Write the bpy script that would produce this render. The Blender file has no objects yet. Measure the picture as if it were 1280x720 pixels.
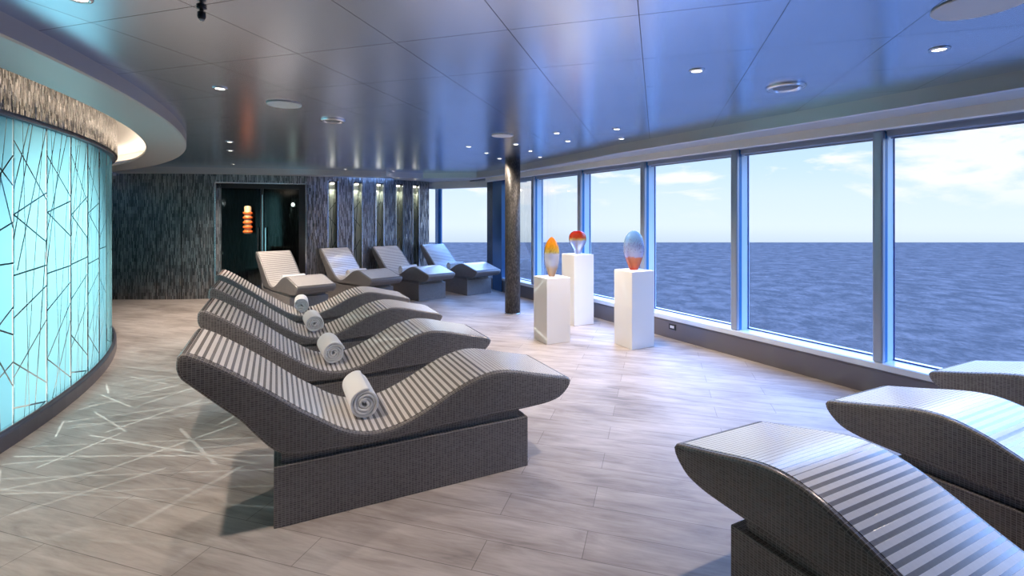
import bpy, bmesh, math, random
from mathutils import Vector, Matrix
random.seed(7)
SC = bpy.context.scene
COL = SC.collection
PI = math.pi
F, CX, HY, H = 610.0, 640.0, 270.0, 1.58        # focal px, principal x, horizon row, eye height

# ------------------------------------------------------------------ node helpers
class NT:
    def __init__(s, name, world=False):
        if world:
            s.m = bpy.data.worlds.new(name); s.m.use_nodes = True
        else:
            s.m = bpy.data.materials.new(name); s.m.use_nodes = True
        s.t = s.m.node_tree; s.t.nodes.clear()
    def n(s, typ, **kw):
        nd = s.t.nodes.new(typ)
        for k, v in kw.items():
            if k.startswith('i_'):
                key = k[2:].replace('_', ' ')
                nd.inputs[key].default_value = v
            else: setattr(nd, k, v)
        return nd
    def l(s, a, b): s.t.links.new(a, b)
    def math(s, op, a, b=None, c=None, clamp=False):
        nd = s.t.nodes.new('ShaderNodeMath'); nd.operation = op; nd.use_clamp = clamp
        for i, v in enumerate((a, b, c)):
            if v is None: continue
            if isinstance(v, (int, float)): nd.inputs[i].default_value = v
            else: s.l(v, nd.inputs[i])
        return nd.outputs[0]
    def mix(s, fac, a, b):
        nd = s.t.nodes.new('ShaderNodeMix'); nd.data_type = 'RGBA'
        for sock, v in ((nd.inputs[0], fac), (nd.inputs[6], a), (nd.inputs[7], b)):
            if isinstance(v, (int, float)): sock.default_value = v
            elif isinstance(v, tuple): sock.default_value = (*v[:3], 1)
            else: s.l(v, sock)
        return nd.outputs[2]
    def ramp(s, fac, stops, interp='LINEAR'):
        nd = s.t.nodes.new('ShaderNodeValToRGB'); nd.color_ramp.interpolation = interp
        e = nd.color_ramp.elements
        while len(e) < len(stops): e.new(.5)
        for i, (p, c) in enumerate(stops):
            e[i].position = p; e[i].color = (*c[:3], 1)
        s.l(fac, nd.inputs[0]); return nd.outputs[0]
    def uv(s):
        nd = s.t.nodes.new('ShaderNodeUVMap'); sp = s.t.nodes.new('ShaderNodeSeparateXYZ')
        s.l(nd.outputs[0], sp.inputs[0]); return nd.outputs[0], sp.outputs[0], sp.outputs[1]
    def out(s, sh, world=False):
        o = s.t.nodes.new('ShaderNodeOutputWorld' if world else 'ShaderNodeOutputMaterial')
        s.l(sh, o.inputs[0]); return s.m
    def pbr(s, col=None, rough=.5, metal=0., normal=None, **kw):
        p = s.t.nodes.new('ShaderNodeBsdfPrincipled')
        for key, v in (('Base Color', col), ('Roughness', rough), ('Metallic', metal)):
            if v is None: continue
            if isinstance(v, tuple): p.inputs[key].default_value = (*v[:3], 1)
            elif isinstance(v, (int, float)): p.inputs[key].default_value = v
            else: s.l(v, p.inputs[key])
        for k, v in kw.items():
            key = k.replace('_', ' ')
            if isinstance(v, (int, float, tuple)): p.inputs[key].default_value = v
            else: s.l(v, p.inputs[key])
        if normal is not None: s.l(normal, p.inputs['Normal'])
        return p.outputs[0]
    def bump(s, h, strength=.3, dist=.01):
        b = s.t.nodes.new('ShaderNodeBump'); b.inputs['Strength'].default_value = strength
        b.inputs['Distance'].default_value = dist; s.l(h, b.inputs['Height']); return b.outputs[0]
    def noise(s, vec, scale, detail=2, rough=.5, dist=0.):
        nd = s.t.nodes.new('ShaderNodeTexNoise'); nd.inputs['Scale'].default_value = scale
        nd.inputs['Detail'].default_value = detail; nd.inputs['Roughness'].default_value = rough
        nd.inputs['Distortion'].default_value = dist
        if vec is not None: s.l(vec, nd.inputs['Vector'])
        return nd.outputs[0]
    def mapping(s, vec, scale=(1, 1, 1), rot=(0, 0, 0), loc=(0, 0, 0)):
        nd = s.t.nodes.new('ShaderNodeMapping')
        nd.inputs['Scale'].default_value = scale; nd.inputs['Rotation'].default_value = rot
        nd.inputs['Location'].default_value = loc
        s.l(vec, nd.inputs['Vector']); return nd.outputs[0]
    def obj(s): return s.t.nodes.new('ShaderNodeTexCoord').outputs['Object']

def simple(name, col, rough=.5, metal=0., **kw):
    t = NT(name); return t.out(t.pbr(col, rough, metal, **kw))

M = {}
M['white_paint'] = simple('pedestal_white', (.80, .79, .77), .45)
M['soffit'] = simple('soffit_satin', (.62, .62, .64), .28, 0.3)
M['ring_paint'] = simple('ring_paint', (.60, .57, .56), .35, .1)
M['cream'] = simple('cream_panel', (.90, .84, .76), .45)
M['cove'] = simple('cove_paint', (.82, .78, .72), .6)
M['chrome'] = simple('chrome', (.75, .77, .80), .18, 1.)
M['alu'] = simple('anodised_aluminium', (.42, .46, .54), .35, .45)
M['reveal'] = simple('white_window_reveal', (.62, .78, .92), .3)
M['sill'] = simple('satin_sill', (.72, .76, .82), .25, .2)
M['gasket'] = simple('gasket_blue', (.02, .03, .16), .4)
M['kick'] = simple('kick_panel', (.17, .155, .165), .34, .35)
M['kick_tower'] = simple('tower_kick', (.12, .12, .16), .3, .4)
M['blind'] = simple('blind_fabric', (.34, .37, .46), .55)
M['blind_rail'] = simple('blind_rail', (.55, .58, .66), .3, .6)
M['post'] = simple('corner_post_panel', (.05, .13, .27), .22, .5)
M['fin'] = simple('reflected_blue_fin', (.03, .22, .50), .3)  # strong blue reflection is put into the fin's base colour
M['black'] = simple('black_plastic', (.015, .015, .018), .35)
M['white_plastic'] = simple('white_plastic', (.75, .75, .76), .4)
M['speaker'] = simple('speaker_cloth', (.55, .55, .56), .6)
M['vent_dark'] = simple('vent_core', (.20, .22, .26), .5)
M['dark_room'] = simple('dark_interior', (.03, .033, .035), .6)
M['slab'] = simple('unseen_slab', (.25, .25, .25), .8)

def emis(name, col, s):
    t = NT(name); e = t.n('ShaderNodeEmission'); e.inputs[0].default_value = (*col, 1); e.inputs[1].default_value = s
    return t.out(e.outputs[0])
M['lamp'] = emis('lamp_lens', (1., .90, .78), 9.)
M['led'] = emis('led_strip', (1., .84, .68), 14.)
M['glint'] = emis('reflection_glow', (1., .95, .88), 40.)  # bright reflection in the door glass, put in as emission

# window glass: thin clear pane
t = NT('window_glass')
tr = t.n('ShaderNodeBsdfTransparent'); tr.inputs[0].default_value = (.96, .98, 1, 1)
gl = t.n('ShaderNodeBsdfGlossy'); gl.inputs['Roughness'].default_value = .02
fr = t.n('ShaderNodeFresnel'); fr.inputs[0].default_value = 1.2
mx = t.n('ShaderNodeMixShader'); t.l(t.math('MULTIPLY', fr.outputs[0], .3), mx.inputs[0]); t.l(tr.outputs[0], mx.inputs[1]); t.l(gl.outputs[0], mx.inputs[2])
M['glass'] = t.out(mx.outputs[0])
# smoked door glass
t = NT('door_glass')
tr = t.n('ShaderNodeBsdfTransparent'); tr.inputs[0].default_value = (.30, .36, .34, 1)
gl = t.n('ShaderNodeBsdfGlossy'); gl.inputs['Roughness'].default_value = .06
fr = t.n('ShaderNodeFresnel'); fr.inputs[0].default_value = 1.45
mx = t.n('ShaderNodeMixShader'); t.l(fr.outputs[0], mx.inputs[0]); t.l(tr.outputs[0], mx.inputs[1]); t.l(gl.outputs[0], mx.inputs[2])
M['door_glass'] = t.out(mx.outputs[0])

# floor: wood look porcelain planks
A_ANG = math.atan2(.284, .959)                    # the tile axis is turned 16.5 degrees clockwise from +Y
t = NT('plank_floor')
ob = t.obj()
v = t.mapping(ob, rot=(0, 0, A_ANG))
br = t.n('ShaderNodeTexBrick'); br.offset = .37; br.offset_frequency = 2
br.inputs['Scale'].default_value = 1; br.inputs['Mortar Size'].default_value = .0022; br.inputs['Mortar Smooth'].default_value = .3
br.inputs['Brick Width'].default_value = 1.25; br.inputs['Row Height'].default_value = .21; br.inputs['Bias'].default_value = 0
br.inputs['Color1'].default_value = (.35, .35, .35, 1); br.inputs['Color2'].default_value = (.65, .65, .65, 1)
br.inputs['Mortar'].default_value = (0, 0, 0, 1)
v0 = t.mapping(v, loc=(.33, .063, 0))
t.l(v0, br.inputs['Vector'])
grain = t.noise(t.mapping(v, scale=(1.3, 7, 1)), 1.6, 6, .62, .8)
blotch = t.noise(t.mapping(v, scale=(1, 1.8, 1)), 1.1, 3, .5, .3)
fine = t.noise(t.mapping(v, scale=(3, 30, 1)), 2.2, 4, .6, .4)
f1 = t.math('ADD', t.math('MULTIPLY', grain, .55), t.math('MULTIPLY', blotch, .45))
f2 = t.math('ADD', f1, t.math('MULTIPLY', t.math('SUBTRACT', fine, .5), .18))
sepc = t.n('ShaderNodeSeparateColor'); t.l(br.outputs['Color'], sepc.inputs[0])
f3 = t.math('ADD', f2, t.math('MULTIPLY', t.math('SUBTRACT', sepc.outputs[0], .5), .25))
c = t.ramp(f3, [(.30, (.17, .15, .14)), (.43, (.33, .29, .27)), (.56, (.45, .405, .385)), (.75, (.60, .56, .54))])
c = t.mix(t.math('MULTIPLY', br.outputs['Fac'], .55), c, (.14, .125, .12))
ro = t.math('ADD', t.math('MULTIPLY', grain, .16), .40)
M['floor'] = t.out(t.pbr(c, ro, 0, t.bump(t.math('SUBTRACT', f2, t.math('MULTIPLY', br.outputs['Fac'], .6)), .16, .004), Specular_IOR_Level=.35))

# ceiling: satin metal tiles with fine seams
t = NT('ceiling_tiles')
ob = t.obj(); sp = t.n('ShaderNodeSeparateXYZ'); t.l(t.mapping(ob, rot=(0, 0, A_ANG)), sp.inputs[0])
def seam(coord, off, pitch, w):
    a = t.math('DIVIDE', t.math('SUBTRACT', coord, off), pitch)
    fr_ = t.math('FRACT', a)
    d = t.math('MULTIPLY', t.math('MINIMUM', fr_, t.math('SUBTRACT', 1., fr_)), pitch)
    return t.math('LESS_THAN', d, w)
su = seam(sp.outputs[0], -.077, .625, .0020); sv = seam(sp.outputs[1], 2.307, .650, .0020)
sm = t.math('MAXIMUM', su, sv)
cellx = t.math('FLOOR', t.math('DIVIDE', t.math('ADD', sp.outputs[0], .077), .625))
celly = t.math('FLOOR', t.math('DIVIDE', t.math('SUBTRACT', sp.outputs[1], 2.307), .650))
cb = t.n('ShaderNodeCombineXYZ'); t.l(cellx, cb.inputs[0]); t.l(celly, cb.inputs[1])
wn_ = t.n('ShaderNodeTexWhiteNoise'); t.l(cb.outputs[0], wn_.inputs['Vector'])
cc = t.mix(wn_.outputs[0], (.61, .69, .84), (.65, .73, .88))
cc = t.mix(sm, cc, (.03, .03, .035))
M['ceiling'] = t.out(t.pbr(cc, .25, 1., t.bump(t.math('SUBTRACT', 1., sm), .25, .002)))

def mosaic(name, tw, th, dark, light, rough, metal, power, grout=(.02, .02, .02), gw=.12, spec=.5, bstr=.5):
    """small tiles in UV metres, each with its own tone"""
    t = NT(name); uv, u, v = t.uv()
    uu = t.math('DIVIDE', u, tw); vv = t.math('DIVIDE', v, th)
    iu = t.math('FLOOR', uu)
    # stagger alternate columns
    par = t.math('MULTIPLY', t.math('MODULO', t.math('ABSOLUTE', iu), 2.), .5)
    vv = t.math('ADD', vv, par); iv = t.math('FLOOR', vv)
    cb = t.n('ShaderNodeCombineXYZ'); t.l(iu, cb.inputs[0]); t.l(iv, cb.inputs[1])
    wn = t.n('ShaderNodeTexWhiteNoise'); t.l(cb.outputs[0], wn.inputs['Vector'])
    f = t.math('POWER', wn.outputs[0], power)
    c = t.mix(f, dark, light)
    fu = t.math('FRACT', uu); fv = t.math('FRACT', vv)
    g = t.math('LESS_THAN', fu, gw)
    c = t.mix(g, c, grout)
    # every tile leans a little, so that each catches the light on its own
    sc = t.n('ShaderNodeVectorMath', operation='SUBTRACT'); t.l(wn.outputs[1], sc.inputs[0]); sc.inputs[1].default_value = (.5, .5, .5)
    s2 = t.n('ShaderNodeVectorMath', operation='SCALE'); t.l(sc.outputs[0], s2.inputs[0]); s2.inputs['Scale'].default_value = bstr
    geo = t.n('ShaderNodeNewGeometry'); ad = t.n('ShaderNodeVectorMath', operation='ADD')
    t.l(geo.outputs['Normal'], ad.inputs[0]); t.l(s2.outputs[0], ad.inputs[1])
    nm = t.n('ShaderNodeVectorMath', operation='NORMALIZE'); t.l(ad.outputs[0], nm.inputs[0])
    return t.out(t.pbr(c, rough, metal, nm.outputs[0], Specular_IOR_Level=spec))
M['wall_mosaic'] = mosaic('wall_mosaic', .013, .13, (.16, .16, .17), (.58, .58, .60), .28, .85, 1.3, (.03, .03, .032), .2, .6, .28)
M['band_mosaic'] = mosaic('band_mosaic', .011, .05, (.06, .055, .055), (.50, .47, .45), .22, .5, 2.0, (.02, .02, .02), .2, .6, .55)
M['column_mosaic'] = mosaic('column_mosaic', .010, .03, (.04, .038, .036), (.16, .145, .13), .5, .1, 1.5, (.02, .02, .02), .2, .5, .15)

# lounger tile: tiny stacked tiles, pale joints
t = NT('lounger_tile'); uv, u, v = t.uv()
def tile_cell(t, u, v, tw, th, gw):
    uu = t.math('DIVIDE', u, tw); vv = t.math('DIVIDE', v, th)
    cb = t.n('ShaderNodeCombineXYZ'); t.l(t.math('FLOOR', uu), cb.inputs[0]); t.l(t.math('FLOOR', vv), cb.inputs[1])
    wn = t.n('ShaderNodeTexWhiteNoise'); t.l(cb.outputs[0], wn.inputs['Vector'])
    g = t.math('MAXIMUM', t.math('LESS_THAN', t.math('FRACT', uu), gw), t.math('LESS_THAN', t.math('FRACT', vv), gw * tw / th))
    return wn, g
wn, g = tile_cell(t, u, v, .0175, .0105, .13)
c = t.mix(wn.outputs[0], (.105, .100, .103), (.19, .182, .187))
c = t.mix(g, c, (.29, .275, .275))
M['tile'] = t.out(t.pbr(c, t.math('ADD', t.math('MULTIPLY', g, .4), .22), .1, t.bump(t.math('SUBTRACT', 1., g), .35, .001)))

# striped ceramic top: uv.x runs from the foot, uv.y across
t = NT('lounger_stripes'); uv, u, v = t.uv()
reg = t.math('LESS_THAN', u, .56)
fa = t.math('LESS_THAN', t.math('FRACT', t.math('DIVIDE', u, .0235)), .17)
fb = t.math('LESS_THAN', t.math('FRACT', t.math('DIVIDE', u, .0355)), .43)
dk = t.math('ADD', t.math('MULTIPLY', fa, reg), t.math('MULTIPLY', fb, t.math('SUBTRACT', 1., reg)))
nz = t.noise(t.mapping(uv, scale=(30, 60, 1)), 1., 2)
lt = t.mix(nz, (.66, .635, .63), (.78, .755, .75))
dkc = t.mix(nz, (.24, .225, .215), (.33, .31, .30))
c = t.mix(dk, lt, dkc)
M['stripes'] = t.out(t.pbr(c, t.math('SUBTRACT', .27, t.math('MULTIPLY', dk, .08)), t.math('MULTIPLY', dk, .3), t.bump(t.math('SUBTRACT', 1., dk), .25, .0015), Specular_IOR_Level=.6, Coat_Weight=.15, Coat_Roughness=.15))

# towel
t = NT('terry_towel')
n1 = t.noise(t.obj(), 260, 2); n2 = t.noise(t.obj(), 14, 3)
M['towel'] = t.out(t.pbr((.84, .86, .90), .9, 0, t.bump(t.math('ADD', t.math('MULTIPLY', n1, .4), n2), .5, .006), Sheen_Weight=.3))

# etched tower glass, uv in 0..1 over each panel (v from the top)
PAT = [
 [(1, .26, 0, .306), (0, .306, 1, .40), (0, .53, 1, .52), (0, .665, 1, .587), (0, .843, 1, .67), (0, .843, 1, .97),
  (.15, 0, .55, 1), (.97, .08, .35, 1), (.62, 0, 0, .49), (0, .10, 1, .24), (1, .33, .72, 1.0), (0, .20, .35, 0), (.85, 0, 0, .37), (.2, 1, 1, .74)],
 [(1, .235, 0, .315), (0, .315, 1, .415), (0, .515, 1, .50), (0, .655, 1, .575), (0, .85, 1, .70), (0, .80, 1, .93),
  (.25, 0, .45, 1), (.90, .0, .30, 1), (.55, 0, 0, .40), (0, .07, 1, .26), (1, .40, .62, 1.0), (0, .23, .45, 0), (0, .95, 1, 1.0), (1, 0, .1, .5)],
 [(0, .42, 1, .34), (0, .475, 1, .475), (0, .62, 1, .71), (0, .76, 1, .62), (0, .57, 1, .88), (0, .05, 1, .22),
  (.4, 0, .7, 1), (.85, .0, .15, 1), (.35, 0, 1, .36), (1, .12, 0, .34), (.1, .4, .4, 1.0), (0, .90, 1, .80)],
]
def etched(name, pat, tone):
    t = NT(name); uv, u, v = t.uv()
    tot = None; AS = .42 / 2.16
    for (x0, y0, x1, y1) in pat:
        dx, dy = (x1 - x0) * AS, (y1 - y0)
        L = math.hypot(dx, dy); nx, ny = -dy / L, dx / L
        k = nx * x0 * AS + ny * y0
        # |nx*u*AS + ny*v - k| < w
        e = t.math('MULTIPLY_ADD', u, nx * AS, -k)
        e = t.math('MULTIPLY_ADD', v, ny, e)
        e = t.math('LESS_THAN', t.math('ABSOLUTE', e), .0016 if abs(dy) > .6 else .0026)
        lo, hi = (y0, y1) if y0 < y1 else (y1, y0)
        if hi - lo > .15 and not (lo <= 0 and hi >= 1):
            e = t.math('MULTIPLY', e, t.math('MULTIPLY', t.math('GREATER_THAN', v, lo), t.math('LESS_THAN', v, hi)))
        tot = e if tot is None else t.math('MAXIMUM', tot, e)
    edge = t.math('MAXIMUM', t.math('LESS_THAN', u, .012), t.math('GREATER_THAN', u, .975))
    body = t.mix(edge, tone, (.72, .92, .94))
    tl = t.n('ShaderNodeBsdfTranslucent'); t.l(body, tl.inputs[0])
    pb = t.pbr(body, .12, 0, Specular_IOR_Level=.4)
    m1 = t.n('ShaderNodeMixShader'); m1.inputs[0].default_value = .62; t.l(pb, m1.inputs[1]); t.l(tl.outputs[0], m1.inputs[2])
    tr = t.n('ShaderNodeBsdfTransparent'); tr.inputs[0].default_value = (.85, .93, .93, 1)
    m2 = t.n('ShaderNodeMixShader'); t.l(tot, m2.inputs[0]); t.l(m1.outputs[0], m2.inputs[1]); t.l(tr.outputs[0], m2.inputs[2])
    return t.out(m2.outputs[0])
M['etch'] = [etched('etched_glass_%s' % n, p, c) for n, p, c in zip('abc', PAT, [(.27, .63, .74), (.30, .67, .77), (.24, .59, .73)])]

# art glass
def art(name, stops, speck=None, zr=(0, 1)):
    t = NT(name); sp = t.n('ShaderNodeSeparateXYZ'); ob = t.obj(); t.l(ob, sp.inputs[0])
    nz = t.noise(ob, 28, 3)
    f = t.math('DIVIDE', sp.outputs[2], zr[1])
    f = t.math('ADD', f, t.math('MULTIPLY', t.math('SUBTRACT', nz, .5), .10))
    c = t.ramp(f, stops)
    if speck:
        lo, hi, colr = speck
        n2 = t.noise(t.mapping(ob, scale=(1, 1, .45)), 85, 3)
        k = t.math('MULTIPLY', t.math('GREATER_THAN', n2, .57), t.math('MULTIPLY', t.math('GREATER_THAN', f, lo), t.math('LESS_THAN', f, hi)))
        c = t.mix(t.math('MULTIPLY', k, .45), c, colr)
    return t.out(t.pbr(c, .04, 0, Transmission_Weight=.6, IOR=1.3, Specular_IOR_Level=.8))
M['art_amber'] = art('amber_art_glass', [(.0, (.90, .50, .28)), (.20, (.95, .66, .46)), (.30, (.80, .78, .92)), (.56, (.78, .80, .95)), (.62, (.80, .62, .12)), (.75, (.95, .42, .02)), (.95, (.85, .22, .02))], (.58, .85, (.30, .14, .02)), (0, .505))
M['art_red'] = art('red_art_glass', [(.0, (.70, .72, .92)), (.55, (.72, .72, .95)), (.62, (.95, .60, .15)), (.70, (.95, .12, .03)), (1, (.95, .03, .02))], (.55, .68, (.75, .35, .10)), (0, .345))
M['art_blue'] = art('blue_art_glass', [(.0, (.92, .10, .06)), (.14, (.98, .22, .08)), (.30, (.98, .30, .16)), (.345, (.72, .66, .95)), (.55, (.55, .62, .92)), (.75, (.30, .55, .88)), (1, (.18, .42, .85))], (.45, .8, (.22, .16, .35)), (0, .48))
M['art_orange'] = simple('orange_glass', (.90, .16, .03), .2, 0)
M['art_pale'] = simple('pale_amber_glass', (.85, .60, .34), .2, 0)

# niche glass with engraved lines
t = NT('niche_panel'); uv, u, v = t.uv(); tot = None
for (x0, y0, x1, y1) in [(0, .30, 1, .18), (0, .30, 1, .42), (0, .72, 1, .55), (0, .8, 1, .82), (.2, 0, .8, 1), (.9, 0, .1, 1)]:
    AS = .14 / 2.1; dx, dy = (x1 - x0) * AS, y1 - y0; L = math.hypot(dx, dy); nx, ny = -dy / L, dx / L; k = nx * x0 * AS + ny * y0
    e = t.math('MULTIPLY_ADD', v, ny, t.math('MULTIPLY_ADD', u, nx * AS, -k)); e = t.math('LESS_THAN', t.math('ABSOLUTE', e), .0022)
    tot = e if tot is None else t.math('MAXIMUM', tot, e)
M['niche'] = t.out(t.pbr(t.mix(tot, (.40, .46, .43), (.06, .08, .08)), .3, .2))

# sea
t = NT('sea_water'); ob = t.obj()
w1 = t.noise(t.mapping(ob, scale=(1, .8, 1), rot=(0, 0, .5)), .10, 6, .62, .4)
w2 = t.noise(t.mapping(ob, scale=(1, .6, 1), rot=(0, 0, .2)), .7, 5, .6, .2)
hh = t.math('ADD', t.math('MULTIPLY', w1, 2.2), t.math('MULTIPLY', w2, .35))
fo = t.math('MULTIPLY', t.math('SUBTRACT', t.math('ADD', t.math('MULTIPLY', w1, .6), t.math('MULTIPLY', w2, .4)), .44), 5.0, clamp=True)
sc_ = t.mix(fo, (.072, .056, .050), (.150, .108, .094))
M['sea'] = t.out(t.pbr(sc_, .38, 0, t.bump(hh, .9, 1.2), Specular_IOR_Level=0.))

# ------------------------------------------------------------------ mesh helpers
def link(o, parent=None):
    COL.objects.link(o)
    if parent is not None: o.parent = parent
    return o
def mesh(name, verts, faces, mat, parent=None, uvs=None, smooth=False, loc=None):
    me = bpy.data.meshes.new(name); me.from_pydata([tuple(v) for v in verts], [], faces)
    for mm in (mat if isinstance(mat, list) else [mat]): me.materials.append(mm)
    if uvs is not None:
        ul = me.uv_layers.new(name='UVMap')
        k = 0
        for p in me.polygons:
            for li in p.loop_indices:
                ul.data[li].uv = uvs[k]; k += 1
    bm = bmesh.new(); bm.from_mesh(me)
    bmesh.ops.recalc_face_normals(bm, faces=bm.faces)
    bm.to_mesh(me); bm.free()
    if smooth:
        me.polygons.foreach_set('use_smooth', [True] * len(me.polygons))
    o = bpy.data.objects.new(name, me); link(o, parent)
    if loc is not None: o.location = loc
    return o
def bevel(o, w, seg=2):
    m = o.modifiers.new('bevel', 'BEVEL'); m.width = w; m.segments = seg; m.limit_method = 'ANGLE'; m.angle_limit = math.radians(40)
    return o
def prism(name, poly, z0, z1, mat, parent=None, uvscale=True):
    """vertical prism over a plan polygon; UVs in metres"""
    n = len(poly); vs = [(x, y, z0) for x, y in poly] + [(x, y, z1) for x, y in poly]
    fs, uvs = [], []
    acc = 0
    for i in range(n):
        j = (i + 1) % n; L = math.dist(poly[i], poly[j])
        fs.append([i, j, n + j, n + i]); uvs += [(acc, z0), (acc + L, z0), (acc + L, z1), (acc, z1)]; acc += L
    fs.append(list(range(n))[::-1]); uvs += [(poly[i][0], poly[i][1]) for i in range(n)][::-1]
    fs.append([n + i for i in range(n)]); uvs += [(poly[i][0], poly[i][1]) for i in range(n)]
    return mesh(name, vs, fs, mat, parent, uvs)
def sweep(name, line, prof, mat, parent=None, smooth=False, closed=True):
    """line: list of (point2d, normal2d); prof: list of (offset along normal, z)"""
    vs, fs, uvs = [], [], []
    m = len(prof); acc = 0; accs = []
    for i, (p, n) in enumerate(line):
        if i:
            q, m_ = line[i - 1]; o_ = prof[0][0]
            acc += math.dist((p[0] + n[0] * o_, p[1] + n[1] * o_), (q[0] + m_[0] * o_, q[1] + m_[1] * o_))
        accs.append(acc)
        for (o, z) in prof: vs.append((p[0] + n[0] * o, p[1] + n[1] * o, z))
    pl = [0]
    for k in range(m): pl.append(pl[-1] + math.dist(prof[k], prof[(k + 1) % m]))
    for i in range(len(line) - 1):
        for k in range(m if closed else m - 1):
            k2 = (k + 1) % m
            fs.append([i * m + k, i * m + k2, (i + 1) * m + k2, (i + 1) * m + k])
            uvs += [(accs[i], pl[k]), (accs[i], pl[k + 1]), (accs[i + 1], pl[k + 1]), (accs[i + 1], pl[k])]
    if closed:
        fs.append(list(range(m))); uvs += [(0, 0)] * m
        b = (len(line) - 1) * m; fs.append([b + k for k in range(m)][::-1]); uvs += [(0, 0)] * m
    return mesh(name, vs, fs, mat, parent, uvs, smooth)
def lathe(name, prof, mat, parent=None, seg=32, loc=None, smooth=True, sx=1., sy=1.):
    vs, fs, uvs = [], [], []
    m = len(prof)
    for i in range(seg):
        a = 2 * PI * i / seg
        for r, z in prof: vs.append((r * math.cos(a) * sx, r * math.sin(a) * sy, z))
    for i in range(seg):
        j = (i + 1) % seg
        for k in range(m - 1):
            fs.append([i * m + k, j * m + k, j * m + k + 1, i * m + k + 1])
            r = max(p[0] for p in prof); u0, u1 = 2 * PI * r * i / seg, 2 * PI * r * (i + 1) / seg
            uvs += [(u0, prof[k][1]), (u1, prof[k][1]), (u1, prof[k + 1][1]), (u0, prof[k + 1][1])]
    if prof[0][0] > 1e-6: fs.append([i * m for i in range(seg)]); uvs += [(0, 0)] * seg
    if prof[-1][0] > 1e-6: fs.append([i * m + m - 1 for i in range(seg)]); uvs += [(0, 0)] * seg
    return mesh(name, vs, fs, mat, parent, uvs, smooth, loc)
def thing(name, label, cat, loc=(0, 0, 0), rz=0, group=None):
    o = bpy.data.objects.new(name, None); o.empty_display_size = .1; link(o)
    o.location = loc; o.rotation_euler = (0, 0, rz)
    return tag(o, label, cat, group)
def tag(o, label=None, cat=None, group=None, kind=None):
    for k, v in (('label', label), ('category', cat), ('group', group), ('kind', kind)):
        if v: o[k] = v
    return o
def struct(o, label=None, cat=None): return tag(o, label, cat, None, 'structure')
def dup(root, loc, rz, label):
    r = root.copy(); COL.objects.link(r); r.location = loc; r.rotation_euler = (0, 0, rz); r['label'] = label
    for ch in root.children:
        c = ch.copy(); COL.objects.link(c); c.parent = r
        for g in ch.children:
            d = g.copy(); COL.objects.link(d); d.parent = c
    return r
def box(name, o, ux, uy, sx, sy, z0, z1, mat, parent=None):
    """plan rectangle from corner o along unit vectors ux, uy"""
    P = [(o[0], o[1]), (o[0] + ux[0] * sx, o[1] + ux[1] * sx), (o[0] + ux[0] * sx + uy[0] * sy, o[1] + ux[1] * sx + uy[1] * sy), (o[0] + uy[0] * sy, o[1] + uy[1] * sy)]
    return prism(name, P, z0, z1, mat, parent)
def catmull(P, n):
    out = []; Q = [P[0]] + P + [P[-1]]
    L = [0]
    for i in range(len(P) - 1): L.append(L[-1] + math.dist(P[i], P[i + 1]))
    for k in range(n + 1):
        s = L[-1] * k / n; i = 0
        while i < len(P) - 2 and L[i + 1] < s: i += 1
        t_ = (s - L[i]) / max(1e-9, L[i + 1] - L[i])
        p0, p1, p2, p3 = Q[i], Q[i + 1], Q[i + 2], Q[i + 3]
        out.append(tuple(.5 * (2 * b + (c - a) * t_ + (2 * a - 5 * b + 4 * c - d) * t_ ** 2 + (3 * b - a - 3 * c + d) * t_ ** 3) for a, b, c, d in zip(p0, p1, p2, p3)))
    return out

# ------------------------------------------------------------------ plan geometry
WU = (.5011, -.8654)                 # along the window wall, towards the viewer
WN = (.8654, .5011)                  # out through the glass
GC = 5.872                           # glass line: x = GC - .579 y
IC = 5.699                           # inner face of mullions
def gl_pt(y, c=GC): return (c - .579 * y, y)
TC, TR = (-10.88, 1.04), 7.80        # the glass drum
RC, RO, RI = (-12.43, -.09), 10.39, 10.0   # the hanging ring round it
FC, FR = (-6.8, 15.46), 6.20         # the bulging mosaic wall
def arc(c, r, a0, a1, n): return [(c[0] + r * math.cos(math.radians(a0 + (a1 - a0) * i / n)), c[1] + r * math.sin(math.radians(a0 + (a1 - a0) * i / n))) for i in range(n + 1)]
def far_pt(x): return (x, FC[1] - math.sqrt(FR ** 2 - (x - FC[0]) ** 2)) if x > FC[0] else (x, FC[1] - FR)
def far_n(x):
    if x <= FC[0]: return (0., 1.)
    p = far_pt(x); d = (FC[0] - p[0], FC[1] - p[1]); L = math.hypot(*d); return (d[0] / L, d[1] / L)
def far_x(px):
    """where a sight line meets the mosaic wall"""
    tx = (px - CX) / F; lo, hi = -11., -1.2
    for _ in range(50):
        m = (lo + hi) / 2; p = far_pt(m)
        if p[0] / p[1] < tx: lo = m
        else: hi = m
    return lo

# ------------------------------------------------------------------ floor, sea, ceiling
floor_poly = [(-11, 9.8), (-11, -6), (gl_pt(-6)[0] + .1, -6), (gl_pt(11.5)[0] + .1, 11.5), (-2.4, 12.4), (-6, 10.6)]
struct(prism('floor', floor_poly, -.12, 0, M['floor']))
SEA_Z = -40.
seaR = (H - SEA_Z) * F / 33.
# the ship looks out on a flat sea whose far rim lies one horizon distance ahead
gx = [-2600, -1200, -400, 0, 400, 1200, 3200]; gy = [-2600, -1200, -300, 0, 200, 450, seaR]
sv_ = [(x, y, 0) for y in gy for x in gx]
sea = mesh('sea', sv_, [[j * 7 + i, j * 7 + i + 1, (j + 1) * 7 + i + 1, (j + 1) * 7 + i] for j in range(6) for i in range(6)], M['sea'], loc=(0, 0, SEA_Z))
tag(sea, 'dark blue rippled open sea beyond the windows out to the horizon', 'sea', None, 'stuff')

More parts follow.
